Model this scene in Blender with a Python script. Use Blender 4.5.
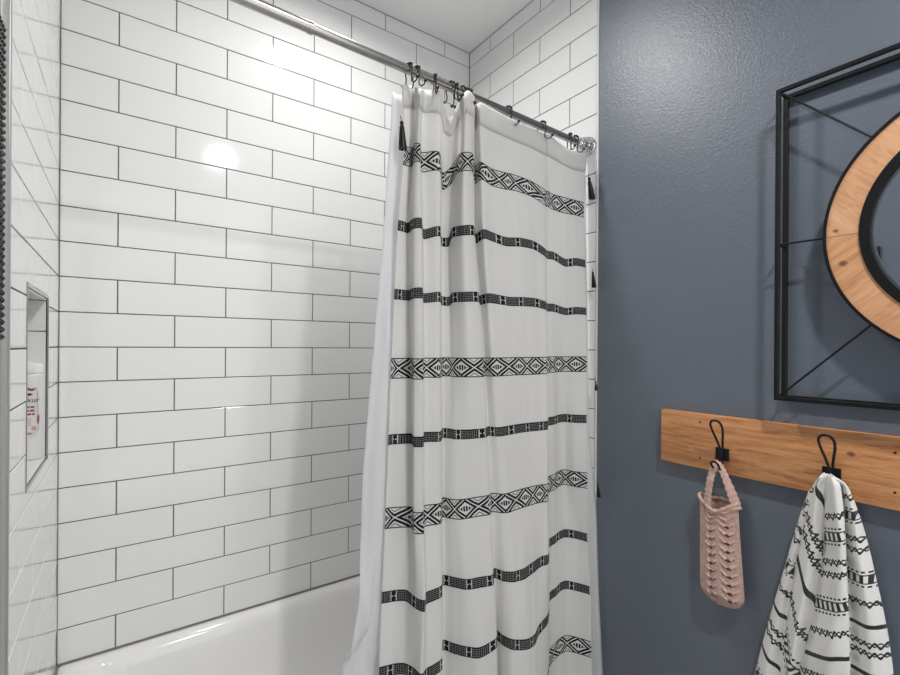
import bpy, bmesh, math, random
import numpy as np
from mathutils import Vector, Matrix, noise as mnoise

for o in list(bpy.data.objects): bpy.data.objects.remove(o, do_unlink=True)
SC = bpy.context.scene
COL = SC.collection
PI = math.pi
ZO = 1.36            # height of the camera's reference line above the floor

# ------------------------------------------------------------------ camera
cam_d = bpy.data.cameras.new('camera')
cam_d.sensor_width = 36.0
cam_d.lens = 461.97 / 900.0 * 36.0
cam_d.shift_x = 1.0 / 900.0
cam_d.shift_y = 8.98 / 900.0
cam_d.clip_start = 0.02
cam = bpy.data.objects.new('camera', cam_d); COL.objects.link(cam)
FW = Vector((0.577168, 0.816625, -0.000581)); RT = Vector((0.816609, -0.577152, 0.006691)); UP = Vector((-0.005129, 0.004336, 0.999977))
cam.matrix_world = Matrix(((RT.x, UP.x, -FW.x, 0.1521), (RT.y, UP.y, -FW.y, -1.7529), (RT.z, UP.z, -FW.z, 0.0098 + ZO), (0, 0, 0, 1)))
SC.camera = cam

# ------------------------------------------------------------------ world, lamps, exposure
w = bpy.data.worlds.new('world'); SC.world = w; w.use_nodes = True
w.node_tree.nodes['Background'].inputs[0].default_value = (0.97, 0.99, 1.0, 1)
w.node_tree.nodes['Background'].inputs[1].default_value = 1.3
def ceiling_lamp(x, y, watts, spread, r=0.055):
    d = bpy.data.lights.new('ceiling_lamp', 'AREA'); d.shape = 'DISK'; d.size = 2*r; d.energy = watts; d.spread = math.radians(spread); d.color = (1.0, 0.985, 0.965)
    o = bpy.data.objects.new('ceiling_lamp', d); COL.objects.link(o); o.location = (x, y, 1.41 + ZO - 0.012)
ceiling_lamp(0.76, -0.55, 6.8, 163)
ceiling_lamp(0.73, -2.01, 15.5, 150)
SC.view_settings.view_transform = 'Standard'; SC.view_settings.look = 'None'
SC.view_settings.exposure = 0.31; SC.view_settings.gamma = 1.0; SC.view_settings.use_curve_mapping = False

# ------------------------------------------------------------------ node helper
class E:
    def __init__(s, nt, out): s.nt, s.o = nt, out
    def _m(s, op, b=None, c=None, clamp=False):
        n = s.nt.nodes.new('ShaderNodeMath'); n.operation = op; n.use_clamp = clamp
        for i, v in enumerate((s, b, c)):
            if v is None: continue
            if isinstance(v, E): s.nt.links.new(v.o, n.inputs[i])
            else: n.inputs[i].default_value = v
        return E(s.nt, n.outputs[0])
    def __add__(s, b): return s._m('ADD', b)
    def __sub__(s, b): return s._m('SUBTRACT', b)
    def __mul__(s, b): return s._m('MULTIPLY', b)
    def __truediv__(s, b): return s._m('DIVIDE', b)
    def abs(s): return s._m('ABSOLUTE')
    def fract(s): return s._m('FRACT')
    def lt(s, b): return s._m('LESS_THAN', b)
    def gt(s, b): return s._m('GREATER_THAN', b)
    def max(s, b): return s._m('MAXIMUM', b)
    def min(s, b): return s._m('MINIMUM', b)
    def sin(s): return s._m('SINE')
    def near(s, c, wd): return (s - c).abs().lt(wd)
    def clamp(s): return s._m('ADD', 0.0, clamp=True)

class Mat:
    def __init__(s, name):
        s.m = bpy.data.materials.new(name); s.m.use_nodes = True; s.nt = s.m.node_tree
        s.b = s.nt.nodes['Principled BSDF']; s.tc = s.nt.nodes.new('ShaderNodeTexCoord')
    def set(s, **k):
        for a, v in k.items():
            inp = s.b.inputs[a.replace('_', ' ')]
            if isinstance(v, E): s.nt.links.new(v.o, inp)
            elif hasattr(v, 'is_linked'): s.nt.links.new(v, inp)
            else: inp.default_value = v
        return s
    def axes(s, kind='Object'):
        n = s.nt.nodes.new('ShaderNodeSeparateXYZ'); s.nt.links.new(s.tc.outputs[kind], n.inputs[0])
        return [E(s.nt, o) for o in n.outputs]
    def noise(s, scale, detail=2, rough=0.5, vec=None, stretch=None, dist=0.0, rot=None):
        n = s.nt.nodes.new('ShaderNodeTexNoise'); n.inputs['Scale'].default_value = scale
        n.inputs['Detail'].default_value = detail; n.inputs['Roughness'].default_value = rough; n.inputs['Distortion'].default_value = dist
        src = vec or s.tc.outputs['Object']
        for key, val in (('Rotation', rot), ('Scale', stretch)):
            if val:
                mp = s.nt.nodes.new('ShaderNodeMapping'); s.nt.links.new(src, mp.inputs[0])
                mp.inputs[key].default_value = val; src = mp.outputs[0]
        s.nt.links.new(src, n.inputs['Vector']); return E(s.nt, n.outputs['Fac'])
    def ramp(s, f, stops):
        n = s.nt.nodes.new('ShaderNodeValToRGB'); s.nt.links.new(f.o, n.inputs[0])
        el = n.color_ramp.elements
        while len(el) < len(stops): el.new(0.5)
        for e, (p, c) in zip(el, stops): e.position = p; e.color = (*c, 1)
        return n.outputs[0]
    def mix(s, f, a, b):
        n = s.nt.nodes.new('ShaderNodeMix'); n.data_type = 'RGBA'
        for sock, v in ((n.inputs['Factor'], f), (n.inputs[6], a), (n.inputs[7], b)):
            if isinstance(v, E): s.nt.links.new(v.o, sock)
            elif hasattr(v, 'is_linked'): s.nt.links.new(v, sock)
            elif isinstance(v, (int, float)): sock.default_value = v
            else: sock.default_value = (*v, 1)
        return n.outputs[2]
    def bump(s, h, strength=0.3, dist=0.001):
        n = s.nt.nodes.new('ShaderNodeBump'); n.inputs['Strength'].default_value = strength; n.inputs['Distance'].default_value = dist
        s.nt.links.new(h.o, n.inputs['Height']); s.nt.links.new(n.outputs[0], s.b.inputs['Normal']); return s
    def translucent(s, col, amount):
        t = s.nt.nodes.new('ShaderNodeBsdfTranslucent'); mx = s.nt.nodes.new('ShaderNodeMixShader')
        if hasattr(col, 'is_linked'): s.nt.links.new(col, t.inputs[0])
        else: t.inputs[0].default_value = (*col, 1)
        if isinstance(amount, E): s.nt.links.new(amount.o, mx.inputs[0])
        else: mx.inputs[0].default_value = amount
        s.nt.links.new(s.b.outputs[0], mx.inputs[1]); s.nt.links.new(t.outputs[0], mx.inputs[2])
        s.nt.links.new(mx.outputs[0], s.nt.nodes['Material Output'].inputs[0]); return s

def lin(r, g, b):
    f = lambda c: (c/255/12.92 if c/255 <= .04045 else ((c/255+.055)/1.055)**2.4)
    return (f(r), f(g), f(b))
def simple(name, col, rough=0.5, metal=0.0, **k):
    m = Mat(name).set(Base_Color=(*col, 1), Roughness=rough, Metallic=metal, **k)
    return m

# ------------------------------------------------------------------ materials
m = simple('glossy_white_tile', (0.85, 0.85, 0.84), 0.10)
m.bump(m.noise(9, 2), 0.12, 0.004); TILE = m.m
m = Mat('grey_grout'); m.set(Base_Color=m.ramp(m.noise(40, 3), [(0.3, (0.10, 0.088, 0.076)), (0.7, (0.15, 0.135, 0.12))]), Roughness=0.9); GROUT = m.m
m = Mat('slate_blue_paint')
n1 = m.noise(2.5, 3)
m.set(Base_Color=m.ramp(n1, [(0.3, lin(99, 107, 119)), (0.7, lin(102, 110, 122))]), Roughness=0.35, Specular_IOR_Level=0.9)
m.bump(m.noise(210, 3, 0.6) + m.noise(90, 2) * 0.35, 0.55, 0.0018); PAINT = m.m
m = simple('white_ceiling_paint', (0.92, 0.92, 0.915), 0.85); m.bump(m.noise(200, 2), 0.1, 0.001); CEIL = m.m
m = simple('white_trim_paint', (0.75, 0.75, 0.74), 0.4); WHITE = m.m
m = Mat('grey_floor_tile'); m.set(Base_Color=m.ramp(m.noise(6, 4), [(0.3, (0.55, 0.54, 0.52)), (0.7, (0.66, 0.65, 0.63))]), Roughness=0.4); FLOOR = m.m
ENAMEL = simple('white_tub_enamel', (0.86, 0.855, 0.845), 0.10).m
m = simple('brushed_steel', (0.46, 0.44, 0.42), 0.2, 1.0); STEEL = m.m
CHROME = simple('chrome', (0.72, 0.71, 0.70), 0.08, 1.0).m
BLACKM = simple('matte_black_metal', (0.007, 0.007, 0.008), 0.40, 0.0, Specular_IOR_Level=0.35).m
BRONZE = simple('oil_rubbed_bronze', (0.010, 0.009, 0.009), 0.35, 0.0).m
MIRROR = simple('mirror_glass', (0.86, 0.88, 0.89), 0.01, 1.0).m
NICHE = simple('white_niche_tile', (0.76, 0.76, 0.75), 0.15).m
CAULK = simple('caulk', (0.22, 0.2, 0.18), 0.8).m

def wood(name, c1, c2, c3, rot, stretch, knots=()):
    m = Mat(name)
    g = m.noise(9, 5, 0.6, stretch=stretch, dist=0.6, rot=rot)
    f = m.noise(60, 3, 0.6, stretch=stretch, rot=rot)
    v = (g * 0.75 + f * 0.25)
    col = m.ramp(v, [(0.34, c1), (0.5, c2), (0.66, c3)])
    if knots:
        x, y, z = m.axes()
        for (ky, kz, ry, rz) in knots:
            d = ((y - ky) / ry); e = ((z - kz) / rz)
            r = (d*d + e*e)
            col = m.mix(((E(m.nt, r.o)*-1.0) + 1.0)._m('MULTIPLY', 0.85, clamp=True), col, (0.07, 0.028, 0.012))
    m.set(Base_Color=col, Roughness=0.55)
    m.bump(f, 0.15, 0.001)
    return m

# curtain cloth: u = metres along the cloth, v = height of the weave
def cloth_pattern(m):
    x, y, z = m.axes('UV')
    u, v = x, y
    P = 0.073
    ink = None
    def add(t):
        nonlocal ink
        ink = t if ink is None else ink.max(t)
    for top, h in ((0.532, 0.051), (-0.022, 0.054), (-0.414, 0.055), (-0.985, 0.055)):
        t = (v*-1.0 + top) / h
        inside = t.gt(0.0) * t.lt(1.0)
        a = ((u / P).fract() - 0.5).abs() * 2.0
        b = (t - 0.5).abs() * 2.0
        d = a - b
        lines = (d.abs() - 0.20).abs().lt(0.13).max(b.gt(0.90))
        up = ((b*-1.0) + 1.0) * a
        bars = (((u / P) * 9.0).fract() - 0.5).abs().lt(0.34) * b.lt((a - 0.40) * 0.52) * b.lt(0.27)
        tri = d.lt(-0.52) * d.gt(-0.60) * b.lt(0.86)
        add(inside * lines.max(bars).max(tri))
    for top, h in ((0.337, 0.027), (0.158, 0.027), (-0.222, 0.027), (-0.628, 0.028), (-0.802, 0.028), (-1.14, 0.028)):
        t = (v*-1.0 + top) / h
        inside = t.gt(0.0) * t.lt(1.0)
        s = ((u / 0.064).fract() - 0.5).abs() * 0.064
        b = (t - 0.5).abs() * 2.0
        white = ((s - 0.0072).abs().lt(0.0011)) * b.lt(0.85)
        spind = s.lt(0.0055)
        knots_ = (((u / 0.0046).fract() - 0.5).abs().lt(0.23)) * (((v / 0.0046).fract() - 0.5).abs().lt(0.23)) * b.lt(0.8) * s.gt(0.0085)
        open_ = white.max(knots_ * 0.55).max(spind * s.gt(0.0022) * ((t - 0.5).abs().lt(0.06)))
        add(inside * ((open_ * -1.0) + 1.0))
    return ink, v
m = Mat('woven_curtain_cloth')
ink, vv = cloth_pattern(m)
weave = m.noise(260, 2, stretch=(1, 1, 0.25))
base = m.mix(m.noise(7, 3) * 0.5, (0.93, 0.922, 0.90), (0.89, 0.88, 0.855))
col = m.mix(ink, base, (0.022, 0.022, 0.026))
m.set(Base_Color=col, Roughness=0.9)
m.bump(weave + ink * 0.6, 0.18, 0.0012)
hem = vv.gt(0.655)
m.translucent(col, (hem * 0.04) + 0.48); CURTAIN_M = m.m
m = simple('white_fabric_liner', (0.90, 0.90, 0.91), 0.6); m.bump(m.noise(14, 4, 0.6), 0.35, 0.01); m.translucent((0.94, 0.94, 0.95), 0.65); LINER_M = m.m

# towel cloth
m = Mat('woven_towel_cloth')
x, y, z = m.axes('UV'); u, v = x, y
wob = (m.noise(40, 1) - 0.5) * 0.003
v = v + wob
ink = None
def addt(t):
    global ink
    ink = t if ink is None else ink.max(t)
def zig(vc, ph=0.0):
    tri = (u * (2*PI/0.0185)).sin() * 0.5 + 0.5
    d1 = (v - vc - (tri - 0.5) * 0.0095).abs().lt(0.0031)
    d2 = (v - vc + (tri - 0.5) * 0.0065 + 0.0015).abs().lt(0.0016)
    addt(d1.max(d2))
def ladder(vc):
    dv = (v - vc).abs()
    blk = dv.lt(0.0075) * ((u / 0.0155).fract() - 0.5).abs().lt(0.26)
    rail = (dv - 0.0085).abs().lt(0.0012)
    dash = (dv - 0.0150).abs().lt(0.0019) * ((u / 0.0115).fract() - 0.5).abs().lt(0.29)
    addt(blk.max(rail).max(dash))
for q in (0.034, 0.122, 0.146, 0.256, 0.340, 0.360, 0.55, 0.62, 0.64): zig(q)
for q in (0.073, 0.205, 0.46, 0.70): ladder(q)
for q in (0.302, 0.402, 0.585): addt(v.near(q, 0.0042))
tb = m.noise(420, 2)
col = m.mix(ink, m.mix(tb, (0.74, 0.72, 0.68), (0.88, 0.865, 0.83)), (0.018, 0.019, 0.023))
m.set(Base_Color=col, Roughness=0.95, Sheen_Weight=0.2)
m.bump(tb + ink * 0.8, 0.4, 0.002); TOWEL_M = m.m

m = Mat('dusty_pink_yarn')
x, y, z = m.axes('UV')
tw = m.noise(300, 3) * 0.6 + m.noise(110, 2) * 0.4
tw = (tw - 0.5) * 1.7 + 0.5
m.set(Base_Color=m.mix(tw, lin(180, 136, 120), lin(250, 214, 200)), Roughness=0.95, Sheen_Weight=0.25)
m.bump(tw + (x * (2*PI/0.0045)).sin() * (y * (2*PI/0.0050)).sin() * 0.35, 0.8, 0.003); YARN = m.m

PLANK_M = wood('reclaimed_pine', lin(166, 106, 62), lin(204, 142, 92), lin(222, 166, 116), None, (14, 0.9, 10), ((-1.43+1.6, 0.028, 0.010, 0.0065),))
RINGU_M = wood('tan_wood_upper', lin(190, 134, 94), lin(216, 162, 120), lin(228, 178, 138), (math.radians(-48), 0, 0), (6.5, 0.9, 7), ((0.259, 0.012, 0.007, 0.005),))
RINGL_M = wood('tan_wood_lower', lin(188, 130, 88), lin(214, 158, 114), lin(226, 174, 132), (math.radians(38), 0, 0), (6.5, 0.9, 7), ((0.246, -0.062, 0.010, 0.008),))
CURTAIN = [
 (0.700, [(0.741,-0.700,0.686), (0.762,-0.690,0.699), (0.789,-0.675,0.709), (0.778,-0.720,0.681), (0.784,-0.730,0.676), (0.824,-0.675,0.712), (0.860,-0.700,0.706), (0.905,-0.655,0.696), (0.919,-0.665,0.664), (0.936,-0.690,0.716), (0.925,-0.737,0.715), (0.954,-0.730,0.710), (0.987,-0.695,0.704), (0.969,-0.735,0.697), (1.003,-0.730,0.699), (1.061,-0.720,0.700), (1.114,-0.715,0.698), (1.196,-0.710,0.698), (1.264,-0.705,0.700), (1.289,-0.695,0.707), (1.307,-0.700,0.703), (1.320,-0.710,0.687), (1.338,-0.720,0.674), (1.382,-0.725,0.664), (1.456,-0.720,0.677)]),
 (0.532, [(0.749,-0.700,0.531), (0.769,-0.690,0.537), (0.790,-0.675,0.546), (0.771,-0.720,0.537), (0.779,-0.730,0.534), (0.817,-0.675,0.540), (0.857,-0.700,0.541), (0.903,-0.655,0.511), (0.927,-0.665,0.531), (0.934,-0.690,0.556), (0.915,-0.737,0.543), (0.951,-0.730,0.550), (0.989,-0.695,0.536), (0.979,-0.735,0.532), (1.021,-0.730,0.524), (1.075,-0.720,0.530), (1.126,-0.715,0.534), (1.206,-0.710,0.532), (1.275,-0.705,0.520), (1.295,-0.695,0.524), (1.309,-0.700,0.517), (1.327,-0.710,0.511), (1.346,-0.720,0.507), (1.394,-0.725,0.505), (1.447,-0.720,0.508)]),
 (0.337, [(0.734,-0.700,0.336), (0.753,-0.690,0.338), (0.776,-0.675,0.340), (0.768,-0.720,0.341), (0.786,-0.730,0.342), (0.824,-0.675,0.330), (0.860,-0.700,0.339), (0.899,-0.655,0.324), (0.918,-0.665,0.324), (0.914,-0.690,0.345), (0.915,-0.737,0.342), (0.959,-0.730,0.350), (0.994,-0.695,0.338), (0.988,-0.735,0.343), (1.022,-0.730,0.342), (1.087,-0.720,0.338), (1.151,-0.715,0.345), (1.221,-0.710,0.345), (1.272,-0.705,0.331), (1.293,-0.695,0.327), (1.316,-0.700,0.325), (1.339,-0.710,0.312), (1.357,-0.720,0.303), (1.405,-0.725,0.311), (1.458,-0.720,0.310)]),
 (-0.022, [(0.722,-0.688,-0.022), (0.742,-0.688,-0.022), (0.776,-0.689,-0.022), (0.765,-0.729,-0.022), (0.785,-0.740,-0.022), (0.817,-0.694,-0.022), (0.858,-0.711,-0.022), (0.891,-0.672,-0.022), (0.908,-0.687,-0.022), (0.914,-0.708,-0.022), (0.934,-0.737,-0.022), (0.984,-0.737,-0.022), (1.011,-0.714,-0.022), (1.018,-0.742,-0.022), (1.047,-0.744,-0.022), (1.107,-0.735,-0.022), (1.164,-0.732,-0.022), (1.218,-0.730,-0.022), (1.254,-0.730,-0.022), (1.290,-0.702,-0.022), (1.324,-0.698,-0.022), (1.357,-0.697,-0.022), (1.378,-0.702,-0.022), (1.407,-0.720,-0.022), (1.449,-0.735,-0.022)]),
 (-0.414, [(0.713,-0.677,-0.412), (0.734,-0.685,-0.412), (0.775,-0.703,-0.413), (0.763,-0.738,-0.414), (0.784,-0.750,-0.415), (0.810,-0.714,-0.413), (0.856,-0.722,-0.414), (0.883,-0.689,-0.412), (0.897,-0.709,-0.413), (0.913,-0.725,-0.414), (0.953,-0.737,-0.414), (1.006,-0.744,-0.415), (1.026,-0.732,-0.414), (1.045,-0.750,-0.415), (1.069,-0.758,-0.415), (1.123,-0.751,-0.415), (1.175,-0.750,-0.415), (1.213,-0.751,-0.415), (1.236,-0.754,-0.415), (1.288,-0.709,-0.413), (1.332,-0.696,-0.413), (1.376,-0.684,-0.412), (1.401,-0.684,-0.412), (1.411,-0.715,-0.413), (1.439,-0.750,-0.415)]),
 (-0.628, [(0.700,-0.687,-0.623), (0.733,-0.696,-0.625), (0.759,-0.709,-0.625), (0.764,-0.752,-0.628), (0.778,-0.771,-0.630), (0.800,-0.742,-0.628), (0.848,-0.741,-0.628), (0.880,-0.698,-0.625), (0.902,-0.723,-0.626), (0.925,-0.747,-0.628), (0.964,-0.760,-0.629), (1.000,-0.770,-0.630), (1.028,-0.744,-0.628), (1.043,-0.772,-0.630), (1.067,-0.787,-0.631), (1.096,-0.789,-0.631), (1.151,-0.778,-0.630), (1.201,-0.766,-0.629), (1.229,-0.768,-0.630), (1.300,-0.704,-0.625), (1.345,-0.687,-0.623), (1.379,-0.687,-0.617), (1.407,-0.687,-0.619), (1.437,-0.708,-0.625), (1.453,-0.741,-0.628)]),
 (-0.802, [(0.683,-0.708,-0.798), (0.714,-0.717,-0.799), (0.741,-0.726,-0.799), (0.756,-0.750,-0.801), (0.762,-0.779,-0.804), (0.788,-0.771,-0.803), (0.835,-0.765,-0.803), (0.875,-0.707,-0.798), (0.895,-0.735,-0.800), (0.917,-0.760,-0.802), (0.947,-0.782,-0.804), (1.006,-0.779,-0.804), (1.031,-0.752,-0.802), (1.033,-0.780,-0.804), (1.045,-0.804,-0.807), (1.076,-0.812,-0.815), (1.123,-0.812,-0.821), (1.160,-0.800,-0.806), (1.213,-0.783,-0.805), (1.294,-0.713,-0.798), (1.340,-0.697,-0.795), (1.371,-0.697,-0.787), (1.400,-0.697,-0.791), (1.431,-0.719,-0.799), (1.452,-0.752,-0.802)]),
]
TOWEL = [
 [(1.445,-1.388,-0.287), (1.440,-1.388,-0.285), (1.434,-1.390,-0.280), (1.438,-1.391,-0.278), (1.430,-1.396,-0.275), (1.437,-1.398,-0.274), (1.438,-1.399,-0.274), (1.426,-1.408,-0.270), (1.428,-1.410,-0.271), (1.436,-1.410,-0.274), (1.428,-1.414,-0.274), (1.436,-1.414,-0.277), (1.445,-1.410,-0.282)],
 [(1.474,-1.361,-0.326), (1.457,-1.360,-0.321), (1.434,-1.371,-0.312), (1.434,-1.377,-0.308), (1.425,-1.385,-0.302), (1.434,-1.391,-0.300), (1.434,-1.397,-0.298), (1.412,-1.417,-0.288), (1.420,-1.427,-0.287), (1.434,-1.425,-0.291), (1.420,-1.437,-0.286), (1.445,-1.436,-0.294), (1.474,-1.427,-0.305)],
 [(1.474,-1.312,-0.517), (1.457,-1.314,-0.511), (1.437,-1.331,-0.499), (1.452,-1.337,-0.501), (1.425,-1.369,-0.481), (1.447,-1.383,-0.482), (1.450,-1.388,-0.481), (1.412,-1.426,-0.455), (1.420,-1.438,-0.453), (1.445,-1.434,-0.461), (1.420,-1.461,-0.444), (1.445,-1.476,-0.445), (1.474,-1.466,-0.456)],
 [(1.474,-1.249,-0.821), (1.457,-1.251,-0.813), (1.437,-1.283,-0.786), (1.452,-1.307,-0.778), (1.425,-1.334,-0.751), (1.447,-1.343,-0.755), (1.450,-1.350,-0.752), (1.412,-1.407,-0.704), (1.420,-1.444,-0.685), (1.445,-1.441,-0.697), (1.420,-1.481,-0.664), (1.445,-1.508,-0.658), (1.474,-1.499,-0.675)],
]

# ------------------------------------------------------------------ mesh helpers
def add_box(bm, x0, x1, y0, y1, z0, z1, bev=0.0, seg=2, mat=0):
    vs = [bm.verts.new((x, y, z)) for x in (x0, x1) for y in (y0, y1) for z in (z0, z1)]
    fs = [bm.faces.new([vs[i] for i in q]) for q in ((0,1,3,2),(4,6,7,5),(0,4,5,1),(2,3,7,6),(0,2,6,4),(1,5,7,3))]
    for f in fs: f.material_index = mat
    if bev:
        es = list({e for f in fs for e in f.edges})
        bmesh.ops.bevel(bm, geom=es, offset=bev, segments=seg, affect='EDGES', profile=0.5)
def add_tube(bm, pts, r, seg=10, closed=False, flat=None, cap=True):
    pts = [Vector(p) for p in pts]; n = len(pts); rings = []
    R = r if isinstance(r, (list, tuple)) else [r]*n
    tprev = None; nrm = None
    for i, p in enumerate(pts):
        a = pts[(i-1) % n] if (closed or i > 0) else p
        b = pts[(i+1) % n] if (closed or i < n-1) else p
        t = (b - a).normalized()
        if nrm is None:
            ref = Vector((0, 0, 1)) if abs(t.z) < 0.9 else Vector((1, 0, 0))
            nrm = t.cross(ref).normalized()
        else:
            nrm = (nrm - t * nrm.dot(t))
            nrm = nrm.normalized() if nrm.length > 1e-6 else t.orthogonal().normalized()
        bi = t.cross(nrm)
        fx, fy = flat or (1, 1)
        rings.append([bm.verts.new(p + (nrm*math.cos(2*PI*k/seg)*fx + bi*math.sin(2*PI*k/seg)*fy)*R[i]) for k in range(seg)])
    m = n if closed else n-1
    for i in range(m):
        A, B = rings[i], rings[(i+1) % n]
        for k in range(seg): bm.faces.new((A[k], A[(k+1) % seg], B[(k+1) % seg], B[k])).smooth = True
    if not closed and cap:
        bm.faces.new(list(reversed(rings[0]))); bm.faces.new(rings[-1])
def add_lathe(bm, prof, org, axis='Z', seg=32, smooth=True):
    org = Vector(org); rings = []
    for r, h in prof:
        ring = []
        for k in range(seg):
            c, s = math.cos(2*PI*k/seg)*r, math.sin(2*PI*k/seg)*r
            ring.append(bm.verts.new(org + Vector({'Z': (c, s, h), 'X': (h, c, s), 'Y': (s, h, c)}[axis])))
        rings.append(ring)
    for A, B in zip(rings, rings[1:]):
        for k in range(seg): bm.faces.new((A[k], A[(k+1) % seg], B[(k+1) % seg], B[k])).smooth = smooth
    bm.faces.new(list(reversed(rings[0]))); bm.faces.new(rings[-1])
def add_ball(bm, c, r, seg=10, rings=7, sc=(1, 1, 1)):
    g = bmesh.ops.create_uvsphere(bm, u_segments=seg, v_segments=rings, radius=r)
    for v in g['verts']:
        v.co = Vector((v.co.x*sc[0], v.co.y*sc[1], v.co.z*sc[2])) + Vector(c)
        for f in v.link_faces: f.smooth = True
def add_annulus(bm, c, r0, r1, x0, x1, a0=0, a1=2*PI, seg=96):
    """ring in the YZ plane between radii r0<r1 and depths x0<x1"""
    full = abs(a1 - a0 - 2*PI) < 1e-6
    n = seg + (0 if full else 1); R = []
    for k in range(n):
        a = a0 + (a1-a0)*k/seg
        R.append([bm.verts.new((c[0]+x, c[1]+r*math.cos(a), c[2]+r*math.sin(a))) for x, r in ((x0, r0), (x0, r1), (x1, r1), (x1, r0))])
    for k in range(n if full else n-1):
        A, B = R[k], R[(k+1) % n]
        for j in range(4):
            f = bm.faces.new((A[j], A[(j+1) % 4], B[(j+1) % 4], B[j])); f.smooth = j in (1, 3)
    if not full:
        bm.faces.new(R[0]); bm.faces.new(list(reversed(R[-1])))
def add_grid(bm, P, uv=None, closed=False, flip=False):
    """P[i][j] points; uv(i,j) -> (u,v)"""
    V = [[bm.verts.new(p) for p in row] for row in P]
    L = bm.loops.layers.uv.verify() if uv else None
    nj = len(V[0])
    for i in range(len(V)-1):
        for j in range(nj if closed else nj-1):
            j2 = (j+1) % nj
            q = [(i, j), (i, j2), (i+1, j2), (i+1, j)]
            if flip: q.reverse()
            f = bm.faces.new([V[a][b] for a, b in q]); f.smooth = True
            if uv:
                for lp, (a, b) in zip(f.loops, q):
                    jj = nj if (closed and b == 0 and j == nj-1) else b
                    lp[L].uv = uv(a, jj)
    return V
def new_bm(): return bmesh.new()
ROOTLOC = {}
def obj(name, bm, mat, parent=None, origin=None, sharp=35):
    """one mesh object; coordinates are scene coordinates with z measured from the eye line"""
    bmesh.ops.recalc_face_normals(bm, faces=bm.faces[:])
    me = bpy.data.meshes.new(name)
    for v in bm.verts: v.co.z += ZO
    if parent is not None: loc = Vector(parent['_loc'])
    elif origin is not None: loc = Vector(origin) + Vector((0, 0, ZO))
    else:
        xs = [v.co for v in bm.verts]
        loc = Vector(((min(p.x for p in xs)+max(p.x for p in xs))/2, (min(p.y for p in xs)+max(p.y for p in xs))/2, min(p.z for p in xs)))
    for v in bm.verts: v.co -= loc
    bm.to_mesh(me); bm.free()
    for k in (mat if isinstance(mat, (list, tuple)) else [mat]): me.materials.append(k)
    try: me.set_sharp_from_angle(angle=math.radians(sharp))
    except Exception: pass
    o = bpy.data.objects.new(name, me); COL.objects.link(o)
    if parent is not None:
        o.parent = parent
        if '_base' in parent: pass
    else: o.location = loc
    if parent is None: o['_loc'] = tuple(loc)
    else: o['_loc'] = tuple(loc)
    return o
def thing(name, label, cat, loc, group=None):
    o = bpy.data.objects.new(name, None); COL.objects.link(o); o.empty_display_size = 0.05
    o.location = Vector(loc) + Vector((0, 0, ZO)); o['_loc'] = tuple(o.location)
    o['label'] = label; o['category'] = cat
    if group: o['group'] = group
    return o
def tag(o, label, cat, group=None):
    o['label'] = label; o['category'] = cat
    if group: o['group'] = group
    return o
def struct(name, bm, mat, parent=None):
    o = obj(name, bm, mat, parent)
    if parent is None: o['kind'] = 'structure'
    return o

# ------------------------------------------------------------------ room shell
H = 0.1032; W = 0.3045; XR = 1.4995; ZC = 1.41; FZ = -ZO; YE = -0.737; YB = -3.3
rnd = random.Random(7)
def tile_rects(lo, hi, zlo, zhi, joint0, holes=()):
    """tile rectangles of a half-lapped wall in (s, z); odd courses have joints at joint0 + n*W"""
    out = []
    k = math.floor(zlo / H)
    while k*H < zhi:
        z0, z1 = max(k*H, zlo), min((k+1)*H, zhi)
        j = joint0 + (0 if k % 2 else W/2)
        j += math.floor((lo - j) / W) * W
        while j < hi:
            a, b = max(j, lo), min(j+W, hi)
            if b-a > 0.012 and z1-z0 > 0.006: out.append((a, b, z0, z1))
            j += W
        k += 1
    for (ha, hb, h0, h1) in holes:
        res = []
        for (a, b, z0, z1) in out:
            if b <= ha or a >= hb or z1 <= h0 or z0 >= h1: res.append((a, b, z0, z1)); continue
            if a < ha: res.append((a, ha, z0, z1))
            if b > hb: res.append((hb, b, z0, z1))
            ca, cb = max(a, ha), min(b, hb)
            if z0 < h0: res.append((ca, cb, z0, h0))
            if z1 > h1: res.append((ca, cb, h1, z1))
        out = [r for r in res if r[1]-r[0] > 0.004 and r[3]-r[2] > 0.004]
    return out
def add_tiles(bm, rects, place, g=0.0016, tilt=0.0):
    """place(s, z, d): point of the wall at depth d in front of the tile face"""
    for (a, b, z0, z1) in rects:
        a, b, z0, z1 = a+g, b-g, z0+g, z1-g
        c = 0.0010
        ts, tz = rnd.gauss(0, tilt), rnd.gauss(0, tilt)
        def q(s, z, d): return place(s, z, d + (s-(a+b)/2)*ts + (z-(z0+z1)/2)*tz)
        V = [[bm.verts.new(q(s, z, d)) for s, z in pts] for d, pts in (
            (-0.004, ((a, z0), (b, z0), (b, z1), (a, z1))), (-0.0008, ((a, z0), (b, z0), (b, z1), (a, z1))),
            (0.0, ((a+c, z0+c), (b-c, z0+c), (b-c, z1-c), (a+c, z1-c))))]
        for A, B in zip(V, V[1:]):
            for i in range(4): bm.faces.new((A[i], A[(i+1) % 4], B[(i+1) % 4], B[i]))
        bm.faces.new(V[-1])
GD = 0.0022
# back wall
bm = new_bm(); add_tiles(bm, tile_rects(0.0, XR, -1.355, ZC, 0.139), lambda s, z, d: (s, -d, z), tilt=0.0010)
for f in bm.faces: f.material_index = 1
add_box(bm, -0.12, XR+0.12, GD, 0.12, FZ, ZC)
struct('wall_back', bm, [GROUT, TILE])
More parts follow.
